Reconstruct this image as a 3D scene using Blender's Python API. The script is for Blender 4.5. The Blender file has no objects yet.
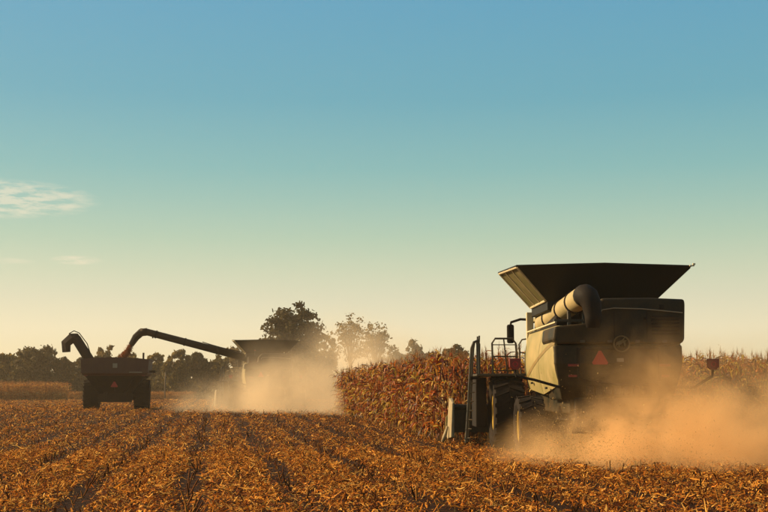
import bpy, bmesh, math, random
import numpy as np
from mathutils import Vector, Matrix
R = math.radians
scene = bpy.context.scene
COL = scene.collection

# ------------------------------------------------------------------ camera
FPX = 1212.0                       # focal length in photo pixels (768 wide)
PITCH = math.atan(135 / FPX)
CAM_H = 1.5
cd = bpy.data.cameras.new('camera'); cam = bpy.data.objects.new('camera', cd); COL.objects.link(cam)
cd.sensor_width = 36.0; cd.lens = 36.0 * FPX / 768.0
cd.clip_start = 0.1; cd.clip_end = 6000
cam.location = (0, 0, CAM_H); cam.rotation_euler = (R(90) + PITCH, 0, 0)
scene.camera = cam
# ------------------------------------------------------------------ world
SUN_AZ, SUN_EL = 79.0, 28.0        # degrees left of the view, degrees above the horizon
SKY_NISHITA = 0.05
w = bpy.data.worlds.new('World'); scene.world = w; w.use_nodes = True
nt = w.node_tree; nt.nodes.clear(); N = nt.nodes; L = nt.links
out = N.new('ShaderNodeOutputWorld'); bg = N.new('ShaderNodeBackground'); bg2 = N.new('ShaderNodeBackground')
sky = N.new('ShaderNodeTexSky'); sky.sky_type = 'NISHITA'; sky.sun_disc = False
sky.sun_elevation = R(SUN_EL); sky.sun_rotation = R(-SUN_AZ); sky.dust_density = 3.0; sky.air_density = 1.2
bg.inputs['Strength'].default_value = SKY_NISHITA
tint = N.new('ShaderNodeMix'); tint.data_type = 'RGBA'; tint.blend_type = 'MULTIPLY'; tint.inputs['Factor'].default_value = 1.0
tint.inputs['B'].default_value = (0.23, 0.23, 0.215, 1); L.new(sky.outputs[0], tint.inputs['A']); L.new(tint.outputs['Result'], bg.inputs['Color'])
tc = N.new('ShaderNodeTexCoord'); sp = N.new('ShaderNodeSeparateXYZ')
L.new(tc.outputs['Generated'], sp.inputs[0])
mr = N.new('ShaderNodeMapRange'); mr.inputs['From Min'].default_value = 0.0; mr.inputs['From Max'].default_value = 1.0
L.new(sp.outputs['Z'], mr.inputs['Value'])
rp = N.new('ShaderNodeValToRGB'); L.new(mr.outputs[0], rp.inputs[0])
SKY = [(0.0, (0.45, 0.392, 0.229)), (0.05, (0.422, 0.384, 0.264)), (0.075, (0.344, 0.338, 0.245)), (0.099, (0.278, 0.309, 0.222)), (0.124, (0.208, 0.279, 0.208)), (0.156, (0.143, 0.244, 0.21)), (0.181, (0.101, 0.22, 0.213)), (0.237, (0.058, 0.18, 0.22)), (0.312, (0.046, 0.164, 0.236)), (0.6, (0.027, 0.076, 0.129)), (1.0, (0.019, 0.061, 0.114))]
el = rp.color_ramp.elements
while len(el) < len(SKY): el.new(0.5)
for e, (p, c) in zip(el, SKY): e.position = p; e.color = (*c, 1)
# thin cloud wisps: noise in direction space, kept to low bands of the sky
az = N.new('ShaderNodeMath'); az.operation = 'ARCTAN2'; L.new(sp.outputs['X'], az.inputs[0]); L.new(sp.outputs['Y'], az.inputs[1])
cmb = N.new('ShaderNodeCombineXYZ')
def m(op, a, b=None, c=None):
    n = N.new('ShaderNodeMath'); n.operation = op
    for i, q in enumerate((a, b, c)):
        if q is None: continue
        if isinstance(q, (int, float)): n.inputs[i].default_value = q
        else: L.new(q, n.inputs[i])
    return n.outputs[0]
L.new(m('MULTIPLY', az.outputs[0], 42.0), cmb.inputs[0]); L.new(m('MULTIPLY', sp.outputs['Z'], 210.0), cmb.inputs[1])
nz = N.new('ShaderNodeTexNoise'); nz.inputs['Scale'].default_value = 1.0; nz.inputs['Detail'].default_value = 6; nz.inputs['Roughness'].default_value = 0.6
L.new(cmb.outputs[0], nz.inputs['Vector'])
def blob(a0, z0, ra, rz):
    u = m('DIVIDE', m('SUBTRACT', az.outputs[0], a0), ra); v = m('DIVIDE', m('SUBTRACT', sp.outputs['Z'], z0), rz)
    return m('MAXIMUM', m('SUBTRACT', 1.0, m('ADD', m('MULTIPLY', u, u), m('MULTIPLY', v, v))), 0.0)
bl = m('ADD', blob(-0.315, 0.1505, 0.085, 0.0165), m('MULTIPLY', blob(-0.25, 0.104, 0.022, 0.004), 0.8))
bl = m('ADD', bl, m('MULTIPLY', blob(-0.31, 0.102, 0.03, 0.003), 0.5))
bl = m('ADD', bl, m('MULTIPLY', blob(-0.52, 0.18, 0.13, 0.012), 0.9))
cf = m('MULTIPLY', m('MULTIPLY', bl, 1.5), m('MINIMUM', m('MAXIMUM', m('MULTIPLY', m('SUBTRACT', nz.outputs['Fac'], 0.40), 3.2), 0.0), 1.0))
cf = m('MINIMUM', cf, 0.55)
mixc = N.new('ShaderNodeMix'); mixc.data_type = 'RGBA'
L.new(cf, mixc.inputs['Factor']); L.new(rp.outputs[0], mixc.inputs['A']); mixc.inputs['B'].default_value = (0.43, 0.37, 0.27, 1)
L.new(mixc.outputs['Result'], bg2.inputs['Color']); bg2.inputs['Strength'].default_value = 1.0
ad = N.new('ShaderNodeAddShader'); L.new(bg.outputs[0], ad.inputs[0]); L.new(bg2.outputs[0], ad.inputs[1]); L.new(ad.outputs[0], out.inputs['Surface'])
# ------------------------------------------------------------------ sun
sd = bpy.data.lights.new('sun', 'SUN'); sun = bpy.data.objects.new('sun', sd); COL.objects.link(sun)
sd.energy = 5.0; sd.angle = R(0.5); sd.color = (1.0, 0.70, 0.38)
svec = Vector((-math.sin(R(SUN_AZ)) * math.cos(R(SUN_EL)), math.cos(R(SUN_AZ)) * math.cos(R(SUN_EL)), math.sin(R(SUN_EL))))
sun.rotation_euler = svec.to_track_quat('Z', 'Y').to_euler(); sun.location = svec * 60
# ------------------------------------------------------------------ render settings
scene.view_settings.view_transform = 'Standard'; scene.view_settings.look = 'None'
scene.view_settings.exposure = 0.95; scene.view_settings.gamma = 1.0; scene.view_settings.use_curve_mapping = False
scene.render.engine = 'CYCLES'
cy = scene.cycles
cy.use_denoising = True; cy.denoiser = 'OPENIMAGEDENOISE'
cy.max_bounces = 6; cy.diffuse_bounces = 3; cy.glossy_bounces = 2; cy.transmission_bounces = 3; cy.volume_bounces = 3; cy.transparent_max_bounces = 6
cy.volume_step_rate = 1.0; cy.volume_max_steps = 128
cy.sample_clamp_indirect = 4.0

# ================================================================== helpers
rng = np.random.default_rng(7); random.seed(7)
def gz(x, y):
    """ground height: a gentle rise towards the middle distance"""
    t = np.clip((np.asarray(y, float) - 34) / 40.0, 0, 1)
    return 0.30 * t * t * (3 - 2 * t) + 0.02 * np.sin(np.asarray(x) * 0.21 + 1.0) * np.sin(np.asarray(y) * 0.13)
def tag(o, label=None, cat=None, group=None, kind=None):
    if label: o['label'] = label
    if cat: o['category'] = cat
    if group: o['group'] = group
    if kind: o['kind'] = kind
    return o
def empty(name, loc, rz=0):
    o = bpy.data.objects.new(name, None); COL.objects.link(o); o.location = loc; o.rotation_euler = (0, 0, rz); o.empty_display_size = 0.3
    return o
def at(px, py, D):
    u = (px - 384) / FPX; v = (256 - py) / FPX
    d = Vector((u, math.cos(PITCH) - v * math.sin(PITCH), math.sin(PITCH) + v * math.cos(PITCH)))
    return Vector((0, 0, CAM_H)) + d * (D / d.y)
def np_mesh(name, V, F, mat, smooth=False):
    me = bpy.data.meshes.new(name); V = np.asarray(V, np.float32); F = np.asarray(F, np.int32)
    k = F.shape[1]
    me.vertices.add(len(V)); me.vertices.foreach_set('co', V.ravel())
    me.loops.add(F.size); me.loops.foreach_set('vertex_index', F.ravel())
    me.polygons.add(len(F)); me.polygons.foreach_set('loop_start', np.arange(0, F.size, k, dtype=np.int32))
    try: me.polygons.foreach_set('loop_total', np.full(len(F), k, np.int32))
    except Exception: pass
    if smooth: me.polygons.foreach_set('use_smooth', np.ones(len(F), bool))
    me.update(calc_edges=True); me.materials.append(mat)
    return me
def link(name, me, parent=None):
    o = bpy.data.objects.new(name, me); COL.objects.link(o)
    if parent: o.parent = parent
    return o
class MB:
    def __init__(s): s.v = []; s.f = []
    def add(s, vs, fs):
        b = len(s.v); s.v += [tuple(p) for p in vs]; s.f += [tuple(b + i for i in q) for q in fs]; return s
    def hexa(s, p):        # 8 points: bottom ring 0-3, top ring 4-7
        return s.add(p, [(3, 2, 1, 0), (4, 5, 6, 7), (0, 1, 5, 4), (1, 2, 6, 5), (2, 3, 7, 6), (3, 0, 4, 7)])
    def box(s, x0, x1, y0, y1, z0, z1):
        return s.hexa([(x0, y0, z0), (x1, y0, z0), (x1, y1, z0), (x0, y1, z0), (x0, y0, z1), (x1, y0, z1), (x1, y1, z1), (x0, y1, z1)])
    def prism(s, poly, axis, a, b):
        def P(q, t): return (t, q[0], q[1]) if axis == 'x' else ((q[0], t, q[1]) if axis == 'y' else (q[0], q[1], t))
        n = len(poly); vs = [P(q, a) for q in poly] + [P(q, b) for q in poly]
        return s.add(vs, [tuple(range(n))[::-1], tuple(range(n, 2 * n))] + [(i, (i + 1) % n, n + (i + 1) % n, n + i) for i in range(n)])
    def tube(s, pts, r, n=8, caps=True):
        pts = [Vector(p) for p in pts]; k = len(pts); rs = r if isinstance(r, (list, tuple)) else [r] * k
        vs = []; up = None
        for i, p in enumerate(pts):
            t = (pts[min(i + 1, k - 1)] - pts[max(i - 1, 0)]).normalized()
            if up is None: up = Vector((0, 0, 1)) if abs(t.z) < 0.9 else Vector((1, 0, 0))
            a = t.cross(up)
            if a.length < 1e-4: a = t.cross(Vector((0, 1, 0)))
            a.normalize(); b = a.cross(t).normalized(); up = b
            for j in range(n):
                th = 2 * math.pi * j / n; vs.append(p + (a * math.cos(th) + b * math.sin(th)) * rs[i])
        fs = [(i * n + j, i * n + (j + 1) % n, (i + 1) * n + (j + 1) % n, (i + 1) * n + j) for i in range(k - 1) for j in range(n)]
        if caps: fs += [tuple(range(n))[::-1], tuple(range((k - 1) * n, k * n))]
        return s.add(vs, fs)
    def lathe_x(s, prof, n=32, cx=0, cy=0, cz=0):     # profile of (radius, x), closed loop round the x axis
        k = len(prof); vs = []
        for j in range(n):
            th = 2 * math.pi * j / n
            for r, x in prof: vs.append((cx + x, cy + r * math.cos(th), cz + r * math.sin(th)))
        fs = [(j * k + i, j * k + (i + 1) % k, ((j + 1) % n) * k + (i + 1) % k, ((j + 1) % n) * k + i) for j in range(n) for i in range(k)]
        return s.add(vs, fs)
    def ring_plate(s, cx, cz, y0, y1, r0, r1, n=28):
        vs = []
        for j in range(n):
            th = 2 * math.pi * j / n; c, q = math.cos(th), math.sin(th)
            vs += [(cx + r0 * c, y0, cz + r0 * q), (cx + r1 * c, y0, cz + r1 * q), (cx + r1 * c, y1, cz + r1 * q), (cx + r0 * c, y1, cz + r0 * q)]
        fs = []
        for j in range(n):
            a = 4 * j; b = 4 * ((j + 1) % n)
            for i in range(4): fs.append((a + i, a + (i + 1) % 4, b + (i + 1) % 4, b + i))
        return s.add(vs, fs)
    def mesh(s, name, mat, smooth=False):
        me = bpy.data.meshes.new(name); me.from_pydata(s.v, [], s.f)
        bm = bmesh.new(); bm.from_mesh(me); bmesh.ops.recalc_face_normals(bm, faces=bm.faces); bm.to_mesh(me); bm.free()
        if smooth: me.polygons.foreach_set('use_smooth', [True] * len(me.polygons))
        me.materials.append(mat); me.update(); return me
    def build(s, name, mat, parent=None, smooth=False, bevel=0, angle=None):
        o = link(name, s.mesh(name, mat, smooth), parent)
        if bevel:
            b = o.modifiers.new('bevel', 'BEVEL'); b.width = bevel; b.segments = 2; b.limit_method = 'ANGLE'; b.angle_limit = R(35)
        return o

# ================================================================== materials
def mat_new(name):
    M = bpy.data.materials.new(name); M.use_nodes = True; t = M.node_tree; t.nodes.clear()
    o = t.nodes.new('ShaderNodeOutputMaterial'); return M, t, o
def ramp(t, fac, stops):
    r = t.nodes.new('ShaderNodeValToRGB'); e = r.color_ramp.elements
    while len(e) < len(stops): e.new(0.5)
    for q, (p, c) in zip(e, stops): q.position = p; q.color = (*c, 1)
    t.links.new(fac, r.inputs[0]); return r.outputs[0]
def paint(name, col, rough=0.5, dirt=(0.20, 0.13, 0.06), amount=0.35, metal=0.0, scale=2.5, bump=0.02, coat=0.0, spec=0.35):
    """paint or rubber with blotchy field dust and grime"""
    M, t, o = mat_new(name); n = t.nodes; l = t.links
    p = n.new('ShaderNodeBsdfPrincipled'); tcd = n.new('ShaderNodeTexCoord')
    a = n.new('ShaderNodeTexNoise'); a.inputs['Scale'].default_value = scale; a.inputs['Detail'].default_value = 8; a.inputs['Roughness'].default_value = 0.65
    l.new(tcd.outputs['Object'], a.inputs['Vector'])
    f = ramp(t, a.outputs['Fac'], [(0.38, (0, 0, 0)), (0.72, (1, 1, 1))])
    mu = n.new('ShaderNodeMath'); mu.operation = 'MULTIPLY'; mu.inputs[1].default_value = amount; l.new(f, mu.inputs[0])
    mx = n.new('ShaderNodeMix'); mx.data_type = 'RGBA'; l.new(mu.outputs[0], mx.inputs['Factor'])
    mx.inputs['A'].default_value = (*col, 1); mx.inputs['B'].default_value = (*dirt, 1)
    l.new(mx.outputs['Result'], p.inputs['Base Color'])
    p.inputs['Metallic'].default_value = metal
    rr = n.new('ShaderNodeMapRange'); rr.inputs['To Min'].default_value = rough; rr.inputs['To Max'].default_value = min(1, rough + 0.35)
    l.new(mu.outputs[0], rr.inputs['Value']); l.new(rr.outputs[0], p.inputs['Roughness'])
    b = n.new('ShaderNodeTexNoise'); b.inputs['Scale'].default_value = 40; b.inputs['Detail'].default_value = 4; l.new(tcd.outputs['Object'], b.inputs['Vector'])
    bp = n.new('ShaderNodeBump'); bp.inputs['Strength'].default_value = 0.25; bp.inputs['Distance'].default_value = bump
    l.new(b.outputs['Fac'], bp.inputs['Height']); l.new(bp.outputs[0], p.inputs['Normal'])
    p.inputs['Coat Weight'].default_value = coat; p.inputs['Specular IOR Level'].default_value = spec
    l.new(p.outputs[0], o.inputs['Surface']); return M
def leafy(name, stops, transl=0.35, rough=0.7, spec=0.25):
    """leaf or straw: one tone for every single piece, part of the light passing through"""
    M, t, o = mat_new(name); n = t.nodes; l = t.links
    g = n.new('ShaderNodeNewGeometry'); oi = n.new('ShaderNodeObjectInfo'); su = n.new('ShaderNodeMath'); su.operation = 'ADD'; fr = n.new('ShaderNodeMath'); fr.operation = 'FRACT'
    l.new(g.outputs['Random Per Island'], su.inputs[0]); l.new(oi.outputs['Random'], su.inputs[1]); l.new(su.outputs[0], fr.inputs[0])
    c = ramp(t, fr.outputs[0], stops)
    p = n.new('ShaderNodeBsdfPrincipled'); p.inputs['Roughness'].default_value = rough; p.inputs['Specular IOR Level'].default_value = spec
    l.new(c, p.inputs['Base Color'])
    tr = n.new('ShaderNodeBsdfTranslucent'); l.new(c, tr.inputs['Color'])
    mx = n.new('ShaderNodeMixShader'); mx.inputs[0].default_value = transl
    l.new(p.outputs[0], mx.inputs[1]); l.new(tr.outputs[0], mx.inputs[2]); l.new(mx.outputs[0], o.inputs['Surface']); return M
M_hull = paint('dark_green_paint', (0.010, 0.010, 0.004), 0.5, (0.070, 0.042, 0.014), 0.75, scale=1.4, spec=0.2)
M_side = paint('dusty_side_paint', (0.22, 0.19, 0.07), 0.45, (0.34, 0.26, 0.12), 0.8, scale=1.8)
M_stripe = paint('yellow_stripe', (0.17, 0.12, 0.03), 0.45, (0.30, 0.20, 0.09), 0.5)
M_rung = paint('worn_rung', (0.12, 0.10, 0.06), 0.5, (0.2, 0.13, 0.06), 0.5)
M_emb = paint('dull_emblem', (0.11, 0.075, 0.022), 0.5, (0.08, 0.05, 0.02), 0.6)
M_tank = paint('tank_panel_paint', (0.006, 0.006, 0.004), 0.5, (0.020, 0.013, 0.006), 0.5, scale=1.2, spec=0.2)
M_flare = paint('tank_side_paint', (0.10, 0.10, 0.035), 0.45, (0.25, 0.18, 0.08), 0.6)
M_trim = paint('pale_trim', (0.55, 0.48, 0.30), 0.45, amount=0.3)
M_auger = paint('auger_tube_paint', (0.30, 0.25, 0.12), 0.40, (0.45, 0.35, 0.18), 0.7)
M_black = paint('black_plastic', (0.008, 0.007, 0.006), 0.7, (0.035, 0.022, 0.012), 0.4, spec=0.15)
M_rubber = paint('tyre_rubber', (0.007, 0.006, 0.006), 0.85, (0.035, 0.022, 0.011), 0.5, scale=5, spec=0.15)
M_rim = paint('yellow_rim', (0.45, 0.30, 0.04), 0.45, amount=0.5)
M_steel = paint('dark_steel_rail', (0.03, 0.03, 0.022), 0.4, (0.12, 0.08, 0.04), 0.4)
M_cream = paint('cream_header_panel', (0.30, 0.25, 0.14), 0.5, (0.16, 0.10, 0.05), 0.7)
M_redpl = paint('red_reflective', (0.42, 0.012, 0.011), 0.45, (0.18, 0.045, 0.025), 0.5)
M_lamp = paint('red_lamp_lens', (0.20, 0.018, 0.011), 0.3, (0.09, 0.03, 0.014), 0.4)
M_plate = paint('plate', (0.26, 0.21, 0.13), 0.5, amount=0.3)
M_cart = paint('cart_maroon_paint', (0.075, 0.022, 0.012), 0.5, (0.14, 0.07, 0.03), 0.5, scale=1.2)
M_cartd = paint('cart_steel_and_shade', (0.012, 0.009, 0.008), 0.7, (0.04, 0.024, 0.012), 0.5, spec=0.15)
M_out_auger = paint('dark_auger_paint', (0.018, 0.013, 0.007), 0.6, (0.045, 0.025, 0.01), 0.5, spec=0.15)
def glass():
    M, t, o = mat_new('cab_glass'); p = t.nodes.new('ShaderNodeBsdfPrincipled')
    p.inputs['Base Color'].default_value = (0.02, 0.022, 0.022, 1); p.inputs['Roughness'].default_value = 0.08; p.inputs['Specular IOR Level'].default_value = 0.6
    t.links.new(p.outputs[0], o.inputs['Surface']); return M
M_glass = glass()
M_stalk = leafy('dry_corn_stalk', [(0, (0.16, 0.075, 0.018)), (0.6, (0.28, 0.14, 0.035)), (1, (0.38, 0.24, 0.06))], 0.1)
M_corn = leafy('dry_corn_leaf', [(0, (0.028, 0.006, 0.002)), (0.34, (0.12, 0.020, 0.004)), (0.56, (0.32, 0.062, 0.008)), (0.74, (0.50, 0.17, 0.016)), (0.86, (0.36, 0.27, 0.020)), (1, (0.74, 0.46, 0.09))], 0.42, 0.5, 0.3)
M_tassel = leafy('corn_tassel', [(0, (0.16, 0.055, 0.014)), (1, (0.34, 0.16, 0.045))], 0.3)
M_husk = leafy('corn_husk', [(0, (0.36, 0.22, 0.07)), (1, (0.52, 0.36, 0.13))], 0.15)
M_litter = leafy('corn_residue', [(0, (0.035, 0.010, 0.003)), (0.34, (0.12, 0.029, 0.004)), (0.56, (0.42, 0.125, 0.013)), (0.78, (0.74, 0.29, 0.033)), (1, (0.90, 0.53, 0.125))], 0.33, 0.7, 0.08)
M_stub = leafy('stubble_stalk', [(0, (0.04, 0.014, 0.004)), (0.7, (0.10, 0.034, 0.007)), (1, (0.34, 0.15, 0.03))], 0.05, 0.8, 0.05)
M_leaf_dark = leafy('leaf_dark', [(0, (0.030, 0.024, 0.008)), (0.6, (0.055, 0.045, 0.012)), (1, (0.10, 0.075, 0.018))], 0.3)
M_leaf_olive = leafy('leaf_olive', [(0, (0.05, 0.04, 0.010)), (0.6, (0.12, 0.09, 0.018)), (1, (0.25, 0.17, 0.035))], 0.4)
M_leaf_gold = leafy('leaf_gold', [(0, (0.08, 0.055, 0.014)), (0.6, (0.15, 0.10, 0.024)), (1, (0.25, 0.17, 0.04))], 0.4)
M_bark = paint('bark', (0.06, 0.042, 0.026), 0.9, (0.11, 0.08, 0.05), 0.6, scale=6, bump=0.06)
M_wood = paint('weathered_pole', (0.14, 0.11, 0.075), 0.85, (0.09, 0.065, 0.04), 0.5, scale=5)
M_kernel = leafy('corn_kernels', [(0, (0.16, 0.035, 0.012)), (0.6, (0.28, 0.075, 0.018)), (1, (0.42, 0.15, 0.03))], 0.1)
def soil():
    M, t, o = mat_new('field_soil'); n = t.nodes; l = t.links
    p = n.new('ShaderNodeBsdfPrincipled'); p.inputs['Roughness'].default_value = 0.95; p.inputs['Specular IOR Level'].default_value = 0.1
    g = n.new('ShaderNodeNewGeometry')
    a = n.new('ShaderNodeTexNoise'); a.inputs['Scale'].default_value = 5.0; a.inputs['Detail'].default_value = 10; a.inputs['Roughness'].default_value = 0.75; l.new(g.outputs['Position'], a.inputs['Vector'])
    c = ramp(t, a.outputs['Fac'], [(0.3, (0.014, 0.006, 0.003)), (0.52, (0.035, 0.014, 0.005)), (0.68, (0.14, 0.055, 0.012)), (0.85, (0.36, 0.17, 0.04))])
    l.new(c, p.inputs['Base Color'])
    b = n.new('ShaderNodeBump'); b.inputs['Distance'].default_value = 0.25; b.inputs['Strength'].default_value = 0.9
    l.new(a.outputs['Fac'], b.inputs['Height']); l.new(b.outputs[0], p.inputs['Normal'])
    l.new(p.outputs[0], o.inputs['Surface']); return M
M_soil = soil()

# ================================================================== ground
ROW = R(8.0)                                           # rows run 8 degrees left of the view
RD = np.array([-math.sin(ROW), math.cos(ROW)]); RN = np.array([math.cos(ROW), math.sin(ROW)])   # along / across
def axis_pts(near, far, step, grow):
    p = [0.0]
    while p[-1] < far:
        p.append(p[-1] + (step if p[-1] < near else (p[-1] - near) * grow + step))
    return np.array(p)
xp = axis_pts(45, 2500, 1.2, 0.12); xs = np.concatenate([-xp[:0:-1], xp]); ys = np.concatenate([[-2500, -800, -200, -60, -20], axis_pts(120, 2800, 1.2, 0.12)])
X, Y = np.meshgrid(xs, ys); V = np.stack([X.ravel(), Y.ravel(), gz(X, Y).ravel()], 1)
nx = len(xs); ii, jj = np.meshgrid(np.arange(nx - 1), np.arange(len(ys) - 1)); q = (jj * nx + ii).ravel()
F = np.stack([q, q + 1, q + nx + 1, q + nx], 1)
tag(link('ground', np_mesh('ground', V, F, M_soil, True)), 'harvested field ground under the corn residue', kind='structure')

# corn block outline: left edge line from A (by the header) to B (far left end), front line ahead of the header
A = np.array([1.75, 35.6]); B = np.array([-2.75, 67.0])
def in_block(x, y, front=36.9):
    lx = A[0] + (B[0] - A[0]) * (y - A[1]) / (B[1] - A[1])
    return (x > lx) & (y > np.where(x < 2.3, A[1], front)) & (y < B[1])

# ------------------------------------------------------------------ residue on the ground
def scatter(n, d0, d1, power):
    """points over the part of the field in view and a margin round it, thinning with distance"""
    u = rng.random(n)
    if power == 2:    D = d0 * (d1 / d0) ** u            # count per area falls with the square of distance
    else:             D = np.sqrt(d0 * d0 + u * (d1 * d1 - d0 * d0))
    x = (rng.random(n) * 2 - 1) * (0.37 * D + 2.5)
    return x, D
def strips(x, y, z, length, width, yaw, pitch, curl, roll):
    """curved leaf strips, 3 cross edges each -> 2 quads"""
    n = len(x); t = np.array([-0.5, 0.0, 0.5]); V = np.zeros((n, 6, 3))
    dx = np.cos(yaw) * np.cos(pitch); dy = np.sin(yaw) * np.cos(pitch); dz = np.sin(pitch)
    sx = -np.sin(yaw) * np.cos(roll); sy = np.cos(yaw) * np.cos(roll); sz = np.sin(roll)
    for i, tt in enumerate(t):
        wv = width * (1.0 if i == 1 else 0.55); bend = -curl * length * (tt * tt * 4)
        for s, sg in ((0, -0.5), (1, 0.5)):
            V[:, i * 2 + s, 0] = x + dx * tt * length + sx * sg * wv
            V[:, i * 2 + s, 1] = y + dy * tt * length + sy * sg * wv
            V[:, i * 2 + s, 2] = z + dz * tt * length + sz * sg * wv + bend
    b = (np.arange(n) * 6)[:, None]
    F = np.concatenate([b + np.array([[0, 1, 3, 2]]), b + np.array([[2, 3, 5, 4]])], 0)
    return V.reshape(-1, 3), F
def rowpos(x, y): return (x * RN[0] + y * RN[1])
def lane(x, y):
    """thinner residue along wheel lanes between the rows"""
    s = rowpos(x, y) + 0.06 * np.sin(y * 0.7); v = np.abs(((s + 0.30) / 1.52) % 1.0 - 0.5) * 2     # 1 in the lane
    return v
xs1, ys1 = scatter(215000, 12, 30, 1); xs2, ys2 = scatter(250000, 30, 170, 2)
x = np.concatenate([xs1, xs2]); y = np.concatenate([ys1, ys2])
ln = lane(x, y); patch = 0.5 + 0.5 * np.sin(x * 1.9 + 1.3 * np.sin(y * 0.9)) * np.sin(y * 1.3 + 1.7 * np.sin(x * 0.8 + 2))
keep = rng.random(len(x)) > np.clip((ln - 0.60) / 0.2, 0, 1) * (0.50 + 0.45 * np.sin(y * 0.23 + 2.4 * np.floor((rowpos(x, y) + 0.3) / 1.52 + 0.5)) ** 2)
keep &= rng.random(len(x)) > 0.22 * patch
keep &= ~in_block(x + 0.0, y, 37.5)
x, y, ln = x[keep], y[keep], ln[keep]; n = len(x)
far = np.clip(y / 30, 1, None) ** 0.55
hum = 0.05 * np.cos(2 * np.pi * rowpos(x, y) / 0.76)
z = gz(x, y) + 0.02 + rng.random(n) ** 1.6 * (0.04 + 0.11 * np.clip((0.70 - ln) / 0.3, 0, 1)) + 0.4 * np.maximum(hum, 0)
ln_ = (0.025 + 0.165 * rng.random(n) ** 2.2) * far; wd = (0.005 + 0.022 * rng.random(n) ** 1.8) * far
long_ = rng.random(n) < 0.03; ln_ = np.where(long_, ln_ + 0.20, ln_); wd = np.where(long_, 0.016 * far, wd)
V, F = strips(x, y, z, ln_, wd, rng.random(n) * 6.283, rng.normal(0, 0.30, n), rng.normal(0.10, 0.22, n), rng.normal(0, 0.55, n))
tag(link('corn_residue', np_mesh('corn_residue', V, F, M_litter)), 'golden chopped leaves and husks littering the harvested field', kind='stuff')
# standing stubs in rows
rows = np.arange(-70, 70); SV = []; 
sx = []; sy = []
for r in rows:
    s = np.arange(8, 130, 0.19); s = s + rng.normal(0, 0.03, len(s)); off = -0.3 + r * 0.76 - 0.06 * np.sin(s * 0.7) + rng.normal(0, 0.03, len(s))
    px_ = RN[0] * off + RD[0] * s; py_ = RN[1] * off + RD[1] * s
    k = (py_ > 12) & (np.abs(px_) < 0.37 * py_ + 2.5) & (rng.random(len(s)) < (0.42 + 0.2 * np.sin(r * 2.3)) * (0.5 + np.sin(s * 0.31 + r) ** 2) * np.clip((30 / py_) ** 1.7, 0.04, 1)) & ~in_block(px_, py_, 36.5)
    sx.append(px_[k]); sy.append(py_[k])
sx = np.concatenate(sx); sy = np.concatenate(sy); n = len(sx)
h = rng.uniform(0.06, 0.22, n); lean = rng.normal(0, 0.42, (n, 2)); rad = rng.uniform(0.010, 0.017, n) * np.clip(sy / 40, 1, 2); zz = gz(sx, sy)
V = np.zeros((n, 6, 3)); th = rng.random(n) * 6.28
for j in range(3):
    c, s_ = np.cos(th + j * 2.094), np.sin(th + j * 2.094)
    V[:, j] = np.stack([sx + rad * c, sy + rad * s_, zz - 0.02], 1)
    V[:, 3 + j] = np.stack([sx + lean[:, 0] * h + rad * c, sy + lean[:, 1] * h + rad * s_, zz + h], 1)
b = (np.arange(n) * 6)[:, None]
F = np.concatenate([b + np.array([[j, (j + 1) % 3, 3 + (j + 1) % 3, 3 + j]]) for j in range(3)], 0)
tag(link('corn_stubble', np_mesh('corn_stubble', V.reshape(-1, 3), F, M_stub)), 'short cut corn stalk stubs standing in rows across the field', kind='stuff')

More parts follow.
